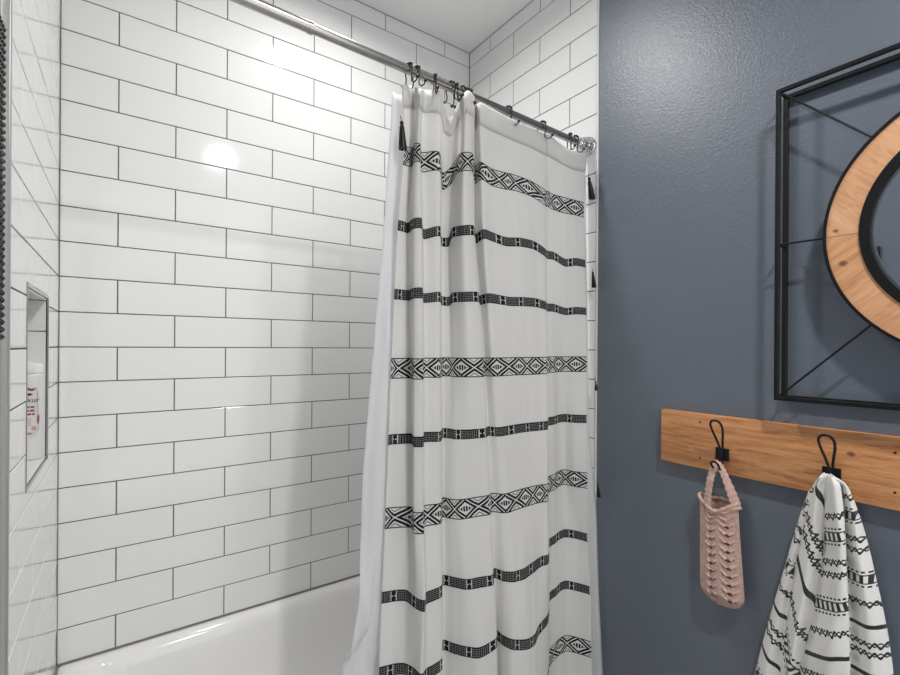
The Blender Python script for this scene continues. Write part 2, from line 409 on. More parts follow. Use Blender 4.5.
# right wall: tiled end of the alcove, painted beyond
bm = new_bm(); add_tiles(bm, tile_rects(YE+0.006, 0.0, -1.355, ZC, -0.153), lambda s, z, d: (XR-d, s, z), tilt=0.0008)
for f in bm.faces: f.material_index = 1
add_box(bm, XR+GD, XR+0.12, YE, 0.0016, FZ, ZC)
struct('wall_right', bm, [GROUT, TILE])
bm = new_bm(); add_box(bm, XR+0.002, XR+0.12, YB, YE, FZ, ZC)
struct('wall_right_painted', bm, PAINT)
bm = new_bm(); add_box(bm, XR-0.0015, XR+0.003, YE-0.001, YE+0.006, FZ, ZC, 0.001)
struct('trim_1', bm, WHITE)
# left wall with niche
NY0, NY1, NZ0, NZ1 = -0.541, -0.232, -0.275, 0.122; ND = 0.09
bm = new_bm(); add_tiles(bm, tile_rects(YE+0.018, 0.0, -1.355, ZC, -0.153, [(NY0-0.006, NY1+0.006, NZ0-0.006, NZ1+0.006)]), lambda s, z, d: (d, s, z), tilt=0.0030)
for f in bm.faces: f.material_index = 1
for (a, b, c, d) in ((YE, NY0, FZ, ZC), (NY1, 0.0016, FZ, ZC), (NY0, NY1, FZ, NZ0), (NY0, NY1, NZ1, ZC)):
    add_box(bm, -0.14, -GD, a, b, c, d)
add_box(bm, -0.14, -ND-0.004, NY0, NY1, NZ0, NZ1)
struct('wall_left', bm, [GROUT, TILE])
bm = new_bm()
add_box(bm, -ND-0.004, -ND, NY0, NY1, NZ0, NZ1)
zs = 0.040
for z0, z1 in ((NZ0+0.006, zs-0.0012), (zs+0.0012, NZ1-0.006)):
    add_box(bm, -ND, -0.004, NY1-0.005, NY1, z0, z1, 0.0006, 1)
    add_box(bm, -ND, -0.004, NY0, NY0+0.005, z0, z1, 0.0006, 1)
    add_box(bm, -ND, -ND+0.005, NY0+0.006, NY1-0.006, z0, z1, 0.0006, 1)
add_box(bm, -ND, -0.003, NY0, NY1, NZ1-0.005, NZ1, 0.0006, 1)
add_box(bm, -ND, -0.003, NY0, NY1, NZ0, NZ0+0.005, 0.0006, 1)
for f in bm.faces: f.material_index = 0
struct('wall_left_niche', bm, NICHE)
bm = new_bm(); e = 0.006
for (a, b, c, d) in ((NY0-e, NY0, NZ0-e, NZ1+e), (NY1, NY1+e, NZ0-e, NZ1+e), (NY0, NY1, NZ0-e, NZ0), (NY0, NY1, NZ1, NZ1+e)):
    add_box(bm, -0.012, 0.0012, a, b, c, d, 0.0008, 1)
struct('trim_2', bm, STEEL)
TRIM_SHEEN = simple('grey_trim_and_wall_sheen', (0.36, 0.36, 0.355), 0.34, 0.55).m
bm = new_bm(); add_box(bm, -0.012, 0.0012, YE-0.055, YE+0.004, FZ, ZC, 0.0008, 2); add_box(bm, -0.012, 0.0022, YE+0.004, YE+0.017, FZ, ZC, 0.0015, 2)  # wide first box covers painted wall; its grey imitates the wall's grazing sheen
struct('trim_3', bm, TRIM_SHEEN)
bm = new_bm(); add_box(bm, -0.14, -0.003, YB, YE, FZ, ZC); struct('wall_left_painted', bm, PAINT)
bm = new_bm(); add_box(bm, -0.14, XR+0.12, YB, 0.12, FZ-0.05, FZ); struct('floor', bm, FLOOR)
bm = new_bm(); add_box(bm, -0.14, XR+0.12, YB, 0.12, ZC, ZC+0.05); struct('ceiling', bm, CEIL)
# dark caulk joints in the corners and along the ceiling
bm = new_bm(); r = 0.0016
add_box(bm, XR-r, XR, YE, 0, ZC-r, ZC); add_box(bm, 0, XR, -r, 0, ZC-r, ZC)
add_box(bm, 0, r, -r, 0, -0.92, ZC-r); add_box(bm, XR-r, XR, -r, 0, -0.92, ZC-r)
struct('trim_4', bm, CAULK)
for s, xx in (('left', -0.003), ('right', XR+0.002)):
    bm = new_bm(); sg = 1 if s == 'left' else -1
    add_box(bm, min(xx, xx+sg*0.014), max(xx, xx+sg*0.014), YB, YE-0.03, FZ, FZ+0.12, 0.004)
    struct('baseboard_'+s, bm, WHITE)

# ------------------------------------------------------------------ ceiling lamps (trim ring and lens round each lamp)
for x, y, lab in ((0.75, -0.55, 'white round recessed ceiling light above the bathtub'), (0.73, -2.01, 'white round recessed ceiling light in the room before the tub')):
    t = thing('recessed_ceiling_light', lab, 'ceiling light', (x, y, ZC), 'recessed ceiling lights')
    bm = new_bm(); add_lathe(bm, [(0.060, -0.010), (0.062, -0.012), (0.085, -0.004), (0.087, 0.0)], (x, y, ZC-0.0005)); obj('trim_ring', bm, WHITE, t)

# ------------------------------------------------------------------ bathtub
TZ = -0.928; TY = -0.645
def rrect(x0, x1, y0, y1, r, z, n=10):
    pts = []
    for cx, cy, a in ((x1-r, y1-r, 0), (x0+r, y1-r, PI/2), (x0+r, y0+r, PI), (x1-r, y0+r, 1.5*PI)):
        for k in range(n+1):
            t = a + PI/2*k/n; pts.append((cx+r*math.cos(t), cy+r*math.sin(t), z))
    return pts
bm = new_bm(); x0, x1, y0, y1 = 0.002, XR-0.002, TY, -0.002
P = [rrect(x0, x1, y0, y1, 0.006, FZ+0.002), rrect(x0, x1, y0, y1, 0.006, TZ-0.03), rrect(x0, x1, y0, y1, 0.006, TZ-0.010),
     rrect(x0+0.002, x1-0.002, y0+0.002, y1-0.002, 0.008, TZ-0.003), rrect(x0+0.006, x1-0.006, y0+0.008, y1-0.006, 0.01, TZ)]
for off, dz, r in ((0.022, 0.0, 0.03), (0.030, -0.002, 0.035), (0.038, -0.007, 0.05), (0.046, -0.018, 0.07), (0.053, -0.04, 0.09), (0.064, -0.10, 0.11), (0.085, -0.22, 0.13), (0.11, -0.29, 0.14), (0.15, -0.325, 0.13), (0.21, -0.335, 0.08)):
    P.append(rrect(x0+off*1.5, x1-off*1.5, y0+off*1.2, y1-off, r, TZ+dz))
V = add_grid(bm, P, closed=True)
bm.faces.new(V[-1]); bm.faces.new(list(reversed(V[0])))
tub = obj('bathtub', bm, ENAMEL, sharp=60)
tag(tub, 'white alcove bathtub under the tiled wall, its rim behind the curtain', 'bathtub')
bm = new_bm(); add_box(bm, 0.0, XR, -0.004, 0.0, TZ-0.003, TZ+0.0035); add_box(bm, 0.0, 0.004, TY, 0.0, TZ-0.003, TZ+0.0035)
struct('trim_5', bm, CAULK)

# ------------------------------------------------------------------ shower rod
RY = -0.696
def rodz(x): return 0.752 - 0.021*x
rod = thing('shower_rod', 'brushed steel shower curtain rod running from wall to wall above the tub', 'curtain rod', (0.75, RY, rodz(0.75)))
for nm, xa, xb, r in (('outer_tube', 0.03, 0.505, 0.0132), ('inner_tube', 0.49, XR-0.04, 0.0115)):
    bm = new_bm(); add_tube(bm, [(xa, RY, rodz(xa)), (xb, RY, rodz(xb))], r, 28); obj(nm, bm, STEEL, rod)
bm = new_bm(); add_tube(bm, [(0.497, RY, rodz(.497)), (0.507, RY, rodz(.507))], 0.0145, 28); obj('collar', bm, STEEL, rod)
for xa, sg in ((XR-0.001, -1), (0.003, 1)):
    bm = new_bm()
    prof = [(0.0, 0), (0.034, 0), (0.036, 0.004), (0.034, 0.008), (0.030, 0.010), (0.032, 0.013), (0.031, 0.018), (0.026, 0.021), (0.024, 0.023), (0.027, 0.027), (0.026, 0.033), (0.020, 0.036), (0.018, 0.040), (0.0205, 0.044), (0.020, 0.050), (0.0145, 0.055), (0.0125, 0.066)]
    rings = []
    for r, h in prof[1:]:
        ring = []
        for k in range(64):
            rr = 0.92*r*(1 + 0.035*math.cos(16*2*PI*k/64)*(1 if h > 0.009 else 0))
            ring.append(bm.verts.new((xa + sg*h, RY + rr*math.cos(2*PI*k/64), rodz(xa) + rr*math.sin(2*PI*k/64))))
        rings.append(ring)
    for A, B in zip(rings, rings[1:]):
        for k in range(64): bm.faces.new((A[k], A[(k+1) % 64], B[(k+1) % 64], B[k])).smooth = True
    bm.faces.new(rings[0]); bm.faces.new(rings[-1])
    obj('end_flange', bm, CHROME, rod)

# ------------------------------------------------------------------ curtain
def herm(xs, ys, x):
    """cubic through (xs, ys) with limited tangents"""
    n = len(xs)
    i = 0
    while i < n-2 and (x - xs[i+1])*(xs[-1]-xs[0]) > 0: i += 1
    def tang(k):
        if k == 0: return (ys[1]-ys[0])/(xs[1]-xs[0])
        if k == n-1: return (ys[-1]-ys[-2])/(xs[-1]-xs[-2])
        return (ys[k+1]-ys[k-1])/(xs[k+1]-xs[k-1])
    h = xs[i+1]-xs[i]; t = (x-xs[i])/h
    return ((2*t**3-3*t*t+1)*ys[i] + (t**3-2*t*t+t)*h*tang(i) + (-2*t**3+3*t*t)*ys[i+1] + (t**3-t*t)*h*tang(i+1))
rows = [(v, [np.array(p) for p in ps]) for v, ps in CURTAIN]
v7, r7 = rows[-2]; v8, r8 = rows[-1]
bot = []
for a, b in zip(r7, r8):
    d = (b-a); q = b + np.array((d[0]*1.0, d[1]*1.0, 0)); q[2] = b[2] + (-1.27 - -0.802); q[0] = min(q[0], 1.47); bot.append(q)
rows.append((-1.27, bot))
ncol = len(rows[0][1]); SUB = 8
# spline along each row
def spline_row(ps):
    out = []
    ps = list(ps)
    for j in range(ncol-1):
        p0 = ps[j-1] if j > 0 else 2*ps[0]-ps[1]; p1, p2 = ps[j], ps[j+1]; p3 = ps[j+2] if j+2 < ncol else 2*ps[-1]-ps[-2]
        for k in range(SUB):
            t = k/SUB
            d1 = (p2-p0)*0.40; d2 = (p3-p1)*0.40
            out.append((2*t**3-3*t*t+1)*p1 + (t**3-2*t*t+t)*d1 + (-2*t**3+3*t*t)*p2 + (t**3-t*t)*d2)
    out.append(ps[-1]); return np.array(out)
S = [spline_row(ps) for v, ps in rows]
vs = [v for v, ps in rows]
seg = np.linalg.norm(np.diff(S[-3], axis=0), axis=1); seg2 = np.linalg.norm(np.diff(S[2][:, :2], axis=0), axis=1)
ucoord = np.concatenate([[0], np.cumsum(np.maximum(seg, 0.6*seg2))])
vl = []
for a, b in zip(vs, vs[1:]):
    n = max(3, int(round((a-b)/0.022)))
    vl += [a + (b-a)*k/n for k in range(n)]
vl.append(vs[-1])
SA = np.array(S)           # rows x cols x 3
G = np.zeros((len(vl), SA.shape[1], 3))
for i, v in enumerate(vl):
    for j in range(SA.shape[1]):
        for c in range(3): G[i, j, c] = herm(vs, SA[:, j, c], v)
for i, v in enumerate(vl):
    for j in range(G.shape[1]):
        u = ucoord[j]
        n = mnoise.noise(Vector((u*16, v*1.6, 3.1)))*0.006 + mnoise.noise(Vector((u*42, v*2.5, 9.7)))*0.0022
        G[i, j, 1] += n * min(1, (0.72-v)*4)
curtain = thing('shower_curtain', 'white woven shower curtain with black geometric bands hanging from the rod', 'shower curtain', (1.05, RY, -1.26))
bm = new_bm(); add_grid(bm, [[tuple(p) for p in row] for row in G], uv=lambda i, j: (ucoord[j], vl[i]))
cl = obj('curtain_panel', bm, CURTAIN_M, curtain, sharp=180)
md = cl.modifiers.new('thickness', 'SOLIDIFY'); md.thickness = 0.0012; md.offset = 0
nh = next(i for i, v in enumerate(vl) if v < 0.656) + 1
bm = new_bm(); hv = list(vl[:nh]); HG = G[:nh].copy()
HG[:, :, 1] -= 0.0022
add_grid(bm, [[tuple(p) for p in row] for row in HG], uv=lambda i, j: (ucoord[j], hv[i]))
ho = obj('hem', bm, CURTAIN_M, curtain, sharp=180); ho['label'] = 'doubled top hem of the curtain'
md = ho.modifiers.new('thickness', 'SOLIDIFY'); md.thickness = 0.0012; md.offset = 0
def tassel(p, s=1.0, lean=0.0):
    bm = new_bm(); x, y, z = p
    add_lathe(bm, [(0.0008, 0.0), (0.0035*s, -0.002), (0.0042*s, -0.006), (0.0030*s, -0.011), (0.0050*s, -0.016), (0.0085*s, -0.050*s), (0.0088*s, -0.058*s), (0.001, -0.056*s)], (x, y, z), 'Z', 14)
    for v in bm.verts: v.co.x += lean*(z - v.co.z)
    add_tube(bm, [(x, y, z), (x-0.004, y, z+0.012)], 0.0008, 6)
    o = obj('tassel', bm, BLACKM, curtain); o['label'] = 'black thread tassel'
for p, s, l in (((0.741, -0.700, 0.594), 1.25, 0.05), ((1.470, -0.722, 0.600), 1.25, 0.25), ((1.468, -0.742, 0.270), 0.95, 0.15), ((1.470, -0.756, -0.103), 0.6, 0.1), ((1.470, -0.768, -0.455), 0.75, 0.1)):
    tassel(p, s, l)

# ------------------------------------------------------------------ liner behind the curtain
env_x = np.linspace(0.60, 1.49, 90)
def envelope(row):
    out = []
    for x in env_x:
        sel = row[np.abs(row[:, 0]-x) < 0.035]
        out.append(sel[:, 1].max() if len(sel) else np.nan)
    out = np.array(out); ok = ~np.isnan(out)
    return np.interp(env_x, env_x[ok], out[ok])
LXZ = [(0.68, 0.728), (0.39, 0.71), (0.05, 0.684), (-0.306, 0.652), (-0.482, 0.646), (-0.603, 0.625), (-0.72, 0.604), (-0.804, 0.598), (-1.28, 0.585)]
def smooth(t): t = max(0, min(1, t)); return t*t*(3-2*t)
zl = [0.68 - 0.02*i for i in range(99)]; NL = 90; P = []
gz = np.array([v for v in vl])
for z in zl:
    i = int(np.argmin(np.abs(gz-z))); env = envelope(G[i])
    k = np.ones(5)/5; env = np.convolve(np.pad(env, 2, 'edge'), k, 'valid')
    xl = herm([a for a, b in LXZ], [b for a, b in LXZ], z)
    row = []
    for j in range(NL+1):
        t = j/NL; x = xl + (1.489-xl)*t
        y = float(np.interp(x, env_x, env)) + 0.014
        y += 0.004*math.sin(x*95 + 1.5*z) + 0.002*math.sin(x*210+z*3)
        lo = smooth((0.76-x)/0.06)
        if x < 0.76:
            y = y*(1-lo) + lo*(-0.672 + 0.006*math.sin((x-xl)*120) )
            zc = -0.735 + 1.1*max(0, x-0.60)                     # lower edge of the turned-out fold
            f = smooth((-0.47 - z)/0.16)
            under = smooth((zc - z)/0.045)
            y -= lo*0.045*f*(1-under)*smooth((0.69-x)/0.05)
            y += lo*0.006*mnoise.noise(Vector((x*30, z*14, 2)))
        wr = smooth((x-1.452)/0.018)
        if wr > 0:
            yt = float(np.interp(-z, [-0.7, 0.3, 0.52, 0.82, 1.1, 1.3], [-0.69, -0.715, -0.746, -0.760, -0.779, -0.785]))
            y = y*(1-wr) + yt*wr
        row.append((x, y, z))
    P.append(row)
bm = new_bm(); add_grid(bm, P)
liner = obj('curtain_liner', bm, LINER_M, sharp=180)
md = liner.modifiers.new('thickness', 'SOLIDIFY'); md.thickness = 0.0008; md.offset = 0
tag(liner, 'plain white translucent shower liner hanging behind the patterned curtain', 'shower liner')

# ------------------------------------------------------------------ curtain rings
def ring_bm():
    bm = new_bm(); R = 0.0165; pts = []
    arc = [(R*math.cos(a), R*math.sin(a)) for a in np.linspace(0, PI, 15)]
    front = [(-R, 0.0), (-R+0.001, -0.012), (-R+0.004, -0.026), (-R+0.003, -0.037), (-R-0.006, -0.0455), (-R-0.018, -0.046), (-R-0.024, -0.038)]
    back = [(R, 0.0), (R-0.002, -0.010), (R-0.004, -0.022), (R-0.001, -0.032), (R+0.006, -0.036), (R+0.013, -0.031)]
    path = [(0, y, z) for y, z in reversed(back[1:])] + [(0, y, z) for y, z in arc] + [(0, y, z) for y, z in front[1:]]
    add_tube(bm, path, 0.0018, 8)
    for y, z in (front[-1], back[-1]): add_ball(bm, (0, y, z), 0.0046)
    for a in np.linspace(0.2*PI, 0.8*PI, 5): add_ball(bm, (0, R*math.cos(a)*1.0, R*math.sin(a)), 0.0042)
    return bm
xsr = [0.763, 0.786, 0.846, 0.897, 0.916, 0.936, 0.952, 0.968, 1.112, 1.262, 1.398, 1.424]
names = ['leftmost black curtain hook on the rod, at the curtain\'s left corner', 'second black curtain hook from the left, touching the leftmost one', 'lone black curtain hook between the left corner pair and the drooping fold',
 'black curtain hook at the left of the drooping fold', 'black curtain hook over the middle of the drooping fold', 'black curtain hook at the right of the drooping fold', 'black curtain hook behind the tall white pleat', 'last hook of the bunch on the tall white pleat\'s right',
 'lone black curtain hook right of the bunched pleats', 'lone black curtain hook midway to the rod\'s end', 'black curtain hook at the right corner, left one of the pair', 'rightmost black curtain hook, touching the chrome rod end']
first = None; rr = random.Random(3)
for x, lab in zip(xsr, names):
    if first is None:
        bm = ring_bm()
        o = obj('curtain_hook', bm, BRONZE, origin=(0, 0, 0)); first = o
        for v in o.data.vertices: pass
    else:
        o = first.copy(); COL.objects.link(o)
    o.location = (x, RY, rodz(x) + ZO + 0.0005)
    o.rotation_euler = (rr.uniform(-0.10, 0.10), 0, rr.uniform(-0.45, 0.45))
    tag(o, lab, 'curtain hook', 'black curtain hooks on the shower rod')

# ------------------------------------------------------------------ niche contents
bx_, by_ = -0.037, -0.2575; bz = NZ0+0.0052
bot_ = thing('lotion_bottle', 'white plastic bottle with a floral label standing in the wall niche', 'bottle', (bx_, by_, bz))
bm = new_bm(); P = []
for h, sx, sy in ((0.0, 0.029, 0.016), (0.003, 0.0315, 0.0185), (0.02, 0.032, 0.019), (0.19, 0.032, 0.019), (0.205, 0.0315, 0.0185), (0.2075, 0.029, 0.017)):
    P.append([(bx_+sx*math.copysign(abs(math.cos(a))**0.75, math.cos(a)), by_+sy*math.copysign(abs(math.sin(a))**0.85, math.sin(a)), bz+h) for a in [2*PI*k/40 for k in range(40)]])
V = add_grid(bm, P, closed=True); bm.faces.new(V[-1]); bm.faces.new(list(reversed(V[0])))
PLAS = simple('white_plastic', (0.75, 0.75, 0.74), 0.3).m
obj('body', bm, PLAS, bot_)
bm = new_bm(); P = []
for h, k in ((0.208, 1.12), (0.210, 1.2), (0.229, 1.2), (0.2345, 1.14), (0.236, 0.3)):
    P.append([(bx_+0.026*k*math.cos(a), by_+0.017*k*math.sin(a), bz+h - (0.004*math.cos(a) if h > 0.22 else 0)) for a in [2*PI*q/32 for q in range(32)]])
V = add_grid(bm, P, closed=True); bm.faces.new(V[-1]); bm.faces.new(list(reversed(V[0])))
obj('cap', bm, simple('bright_white_cap', (0.85, 0.85, 0.85), 0.3).m, bot_)
INKR = simple('dark_red_print', lin(150, 60, 70), 0.5).m; INKG = simple('dark_green_print', lin(50, 66, 60), 0.5).m
PINKP = simple('pink_print', lin(206, 160, 150), 0.5).m; TANP = simple('tan_print', lin(188, 150, 110), 0.5).m
LABELP = simple('label_paper', (0.76, 0.745, 0.73), 0.5).m
yf = by_-0.0192
def flat_label(bm, pts, y):
    vs = [bm.verts.new((bx_+x, y, bz+z)) for x, z in pts]; ws = [bm.verts.new((bx_+x, y+0.0003, bz+z)) for x, z in pts]
    bm.faces.new(vs); bm.faces.new(list(reversed(ws)))
    for k in range(len(pts)): bm.faces.new((vs[k], ws[k], ws[(k+1) % len(pts)], vs[(k+1) % len(pts)]))
bm = new_bm(); flat_label(bm, [(-0.024, 0.055), (0.016, 0.055), (0.026, 0.066), (0.028, 0.09), (0.026, 0.13), (0.025, 0.17), (-0.024, 0.175)], yf-0.0002)
lab_ = obj('label_panel', bm, LABELP, bot_); lab_['label'] = 'off-white printed label with pink border'
def txt(s, x, z, size, mat):
    c = bpy.data.curves.new('lettering', 'FONT'); c.body = s; c.size = size; c.extrude = 0.0001; c.align_x = 'LEFT'
    t = bpy.data.objects.new('tmp', c); COL.objects.link(t)
    dg = bpy.context.evaluated_depsgraph_get(); me = bpy.data.meshes.new_from_object(t.evaluated_get(dg))
    bpy.data.objects.remove(t, do_unlink=True)
    bm = new_bm(); bm.from_mesh(me)
    for v in bm.verts: a = v.co.copy(); v.co = Vector((bx_+x+a.x, yf-0.0008-a.z, bz+z+a.y))
    o = obj('lettering', bm, mat, lab_); return o
txt('kur', 0.0045, 0.139, 0.0165, INKG)
for z, ws in ((0.1255, (0.006, 0.007)), (0.117, (0.005, 0.008)), (0.1085, (0.009, 0.005))):   # red text too small to read: word-length strokes
    x_ = 0.003
    for w_ in ws:
        bm = new_bm(); flat_label(bm, [(x_, z), (x_+w_, z), (x_+w_, z+0.0042), (x_, z+0.0042)], yf-0.0008); obj('print_line', bm, INKR, lab_); x_ += w_+0.0016
bm = new_bm(); flat_label(bm, [(0.002, 0.156), (0.006, 0.161), (0.012, 0.160), (0.015, 0.158), (0.009, 0.1545)], yf-0.0008); obj('leaf_mark', bm, INKG, lab_)
bm = new_bm()
for z in (0.099, 0.094, 0.089, 0.084): flat_label(bm, [(-0.014, z), (0.012, z), (0.012, z+0.0014), (-0.014, z+0.0014)], yf-0.0008)
obj('fine_print', bm, PINKP, lab_)
bm = new_bm(); add_tube(bm, [(bx_+x, yf-0.0004, bz+z) for x, z in ((0.022, 0.166), (0.0235, 0.15), (0.0235, 0.13), (0.024, 0.11), (0.0255, 0.09), (0.025, 0.074), (0.018, 0.066), (0.008, 0.063), (-0.018, 0.062))], 0.0013, 6, flat=(1, 0.3)); obj('vine_border', bm, PINKP, lab_)
for nm, mt, x, z, rx, rz in (('flower', INKR, 0.004, 0.171, 0.006, 0.0038), ('flower', INKR, 0.013, 0.169, 0.005, 0.003), ('leaf', INKR, 0.0245, 0.098, 0.0022, 0.012), ('flower', PINKP, 0.017, 0.077, 0.005, 0.005), ('bud', TANP, 0.018, 0.171, 0.004, 0.0026), ('bud', TANP, 0.008, 0.064, 0.006, 0.003)):
    bm = new_bm(); add_ball(bm, (bx_+x, yf-0.0004, bz+z), 1.0, 12, 8, (rx, 0.0006, rz)); obj(nm, bm, mt, lab_)
bm = new_bm(); add_box(bm, -0.058, -0.028, -0.44, -0.375, bz, bz+0.022, 0.009, 3)
tag(obj('soap_bar', bm, simple('tan_soap', lin(214, 190, 150), 0.5).m), 'tan bar of soap lying on the niche floor before the bottle', 'soap')

# ------------------------------------------------------------------ beaded frame on the left wall
BX0, BX1, BY0, BY1, BZ0, BZ1 = -0.0028, 0.0115, -1.18, -0.831, 0.013, 0.468
fr = thing('beaded_wall_mirror', 'black beaded frame edge hanging on the left wall beside the steel trim', 'mirror', (BX0, (BY0+BY1)/2, BZ0))
bm = new_bm(); wd = 0.045
for a, b, c, d in ((BY0, BY1, BZ0, BZ0+wd), (BY0, BY1, BZ1-wd, BZ1), (BY0, BY0+wd, BZ0+wd, BZ1-wd), (BY1-wd, BY1, BZ0+wd, BZ1-wd)): add_box(bm, BX0, BX1-0.003, a, b, c, d, 0.002)
obj('frame', bm, BLACKM, fr)
bm = new_bm(); st = 0.0105
def beads(row, n0):
    y0, y1, z0, z1 = BY0+row, BY1-row, BZ0+row, BZ1-row
    ny = int((y1-y0)/st); nz = int((z1-z0)/st)
    for k in range(ny+1):
        for z in (z0, z1): add_ball(bm, (BX1-0.003, y0+(y1-y0)*k/ny, z), 0.0046, 8, 6)
    for k in range(1, nz):
        for y in (y0, y1): add_ball(bm, (BX1-0.003, y, z0+(z1-z0)*k/nz), 0.0046, 8, 6)
for r_ in (0.006, 0.018, 0.030, 0.041): beads(r_, 0)
BEAD = simple('black_glossy_bead', (0.02, 0.02, 0.022), 0.18).m
obj('beading', bm, BEAD, fr)
bm = new_bm(); add_box(bm, BX0, BX0+0.006, BY0+wd, BY1-wd, BZ0+wd, BZ1-wd); obj('glass', bm, MIRROR, fr)

# ------------------------------------------------------------------ round mirror in the square metal frame
MC = (1.45, -1.6685, 0.2595); HS = 0.3745
mir = thing('wall_mirror', 'round wood-ringed mirror held by rods in a square black metal frame', 'mirror', MC)
def square_bar(bm, xc, w, dp, half):
    y, z = MC[1], MC[2]
    for s in (-1, 1):
        add_box(bm, xc-dp/2, xc+dp/2, y-half, y+half, z+s*half-(w if s > 0 else 0), z+s*half+(0 if s > 0 else w), 0.0008, 1)
        add_box(bm, xc-dp/2, xc+dp/2, y+s*half-(w if s > 0 else 0), y+s*half+(0 if s > 0 else w), z-half+w, z+half-w, 0.0008, 1)
bm = new_bm(); square_bar(bm, 1.4435, 0.0090, 0.010, HS); obj('front_frame', bm, BLACKM, mir)
bm = new_bm(); square_bar(bm, 1.4895, 0.0100, 0.012, HS); obj('back_frame', bm, BLACKM, mir)
for sy in (-1, 0, 1):
    for sz in (-1, 0, 1):
        if sy == 0 and sz == 0: continue
        bm = new_bm()
        y, z = MC[1]+sy*(HS-0.004), MC[2]+sz*(HS-0.004)
        add_tube(bm, [(1.4435, y, z), (1.4895, y, z)], 0.0030, 10); obj('spacer', bm, BLACKM, mir)
        L = math.hypot(sy, sz); a, b = (HS-0.006, 0.279/L)
        bm = new_bm(); add_tube(bm, [(1.4425, MC[1]+sy*a, MC[2]+sz*a), (1.4475, MC[1]+sy*b, MC[2]+sz*b)], 0.0024, 10); obj('rod', bm, BLACKM, mir)
c0 = (0.0, MC[1], MC[2])
bm = new_bm(); add_annulus(bm, c0, 0.2758, 0.2818, 1.441, 1.464); obj('outer_rim', bm, BLACKM, mir)
eps = 0.0022
bm = new_bm(); add_annulus(bm, c0, 0.2190, 0.2758, 1.4445, 1.462, eps, PI-eps, 64); obj('wood_segment', bm, RINGU_M.m, mir)
bm = new_bm(); add_annulus(bm, c0, 0.2190, 0.2758, 1.4445, 1.462, PI+eps, 2*PI-eps, 64); obj('wood_segment', bm, RINGL_M.m, mir)
bm = new_bm(); add_annulus(bm, c0, 0.2015, 0.2190, 1.441, 1.464); obj('inner_rim', bm, BLACKM, mir)
bm = new_bm(); add_annulus(bm, c0, 0.1965, 0.2015, 1.4485, 1.464); obj('inner_bead', bm, STEEL, mir)
bm = new_bm(); add_lathe(bm, [(0.1975, 0.0), (0.1975, 0.004)], (1.4525, MC[1], MC[2]), 'X', 96, smooth=False); obj('glass', bm, MIRROR, mir)
bm = new_bm(); add_lathe(bm, [(0.274, 0.0), (0.274, 0.003)], (1.4622, MC[1], MC[2]), 'X', 64, smooth=False); obj('backing', bm, BLACKM, mir)
bm = new_bm(); add_box(bm, 1.4652, XR+0.002, MC[1]-0.02, MC[1]+0.02, MC[2]+0.20, MC[2]+0.24, 0.002); obj('hanger', bm, BLACKM, mir)

# ------------------------------------------------------------------ plank with wire hooks
PX0, PX1 = 1.4805, XR+0.0015; PZ0, PZ1 = -0.329, -0.1755
rack = thing('coat_rack', 'reddish pine plank coat rack with black wire hooks on the blue wall', 'coat rack', (1.49, -1.6, -0.253))
bm = new_bm(); add_box(bm, PX0, PX1, -2.2, -0.985, PZ0, PZ1, 0.0012, 2); obj('plank', bm, PLANK_M.m, rack)
HOLE = simple('dark_hole', (0.02, 0.012, 0.008), 0.9).m
for y, z in ((-1.10, -0.199), (-1.10, -0.299), (-1.502, -0.208), (-1.502, -0.292)):
    bm = new_bm(); add_lathe(bm, [(0.0026, 0), (0.0026, 0.004)], (PX0-0.0006, y, z), 'X', 10); obj('nail_hole', bm, HOLE, rack)
def catmull(pts, n=6):
    pts = [Vector(p) for p in pts]; out = []
    for i in range(len(pts)-1):
        a = pts[i-1] if i else 2*pts[0]-pts[1]; b, c = pts[i], pts[i+1]; d = pts[i+2] if i+2 < len(pts) else 2*pts[-1]-pts[-2]
        for k in range(n):
            t = k/n; out.append(0.5*((2*b) + (c-a)*t + (2*a-5*b+4*c-d)*t*t + (3*b-a-3*c+d)*t**3))
    out.append(pts[-1]); return out
def wire_hook(y, z, reach=1.0):
    """square plate; a tall wire loop leaning out above, a short curled loop below"""
    bm = new_bm(); add_box(bm, PX0-0.003, PX0, y-0.0175, y+0.0175, z-0.0165, z+0.0165, 0.0008, 1)
    pl = obj('hook_plate', bm, BLACKM, rack)
    x = PX0-0.006; wr = 0.0029
    up = [(x, y-0.003, z-0.014), (x, y-0.003, z+0.010), (x-0.010, y-0.007, z+0.036), (x-0.024, y-0.0135, z+0.066), (x-0.033, y-0.014, z+0.083), (x-0.037, y-0.008, z+0.0925), (x-0.038, y, z+0.0945),
          (x-0.037, y+0.008, z+0.0925), (x-0.033, y+0.014, z+0.083), (x-0.024, y+0.0135, z+0.066), (x-0.010, y+0.007, z+0.036), (x, y+0.003, z+0.010), (x, y+0.003, z-0.014)]
    bm = new_bm(); add_tube(bm, catmull(up), wr, 10); obj('upper_loop', bm, BLACKM, pl)
    lo = [(x, y-0.003, z-0.012), (x-0.004, y-0.004, z-0.026), (x-0.014, y-0.006, z-0.036), (x-0.027, y-0.008, z-0.034), (x-0.037, y-0.009, z-0.023), (x-0.041, y-0.006, z-0.0165), (x-0.042, y, z-0.0145),
          (x-0.041, y+0.006, z-0.0165), (x-0.037, y+0.009, z-0.023), (x-0.027, y+0.008, z-0.034), (x-0.014, y+0.006, z-0.036), (x-0.004, y+0.004, z-0.026), (x, y+0.003, z-0.012)]
    lo = [(x + (px-x)*reach, py, pz) for px, py, pz in lo]
    bm = new_bm(); add_tube(bm, catmull(lo), wr, 10); obj('lower_loop', bm, BLACKM, pl)
    bm = new_bm()
    add_box(bm, PX0-0.0088, PX0-0.003, y-0.0062, y+0.0062, z-0.0165, z+0.0165, 0.002, 2); obj('wire_clasp', bm, BLACKM, pl)
HK = [(-1.160, -0.277), (-1.396, -0.278)]
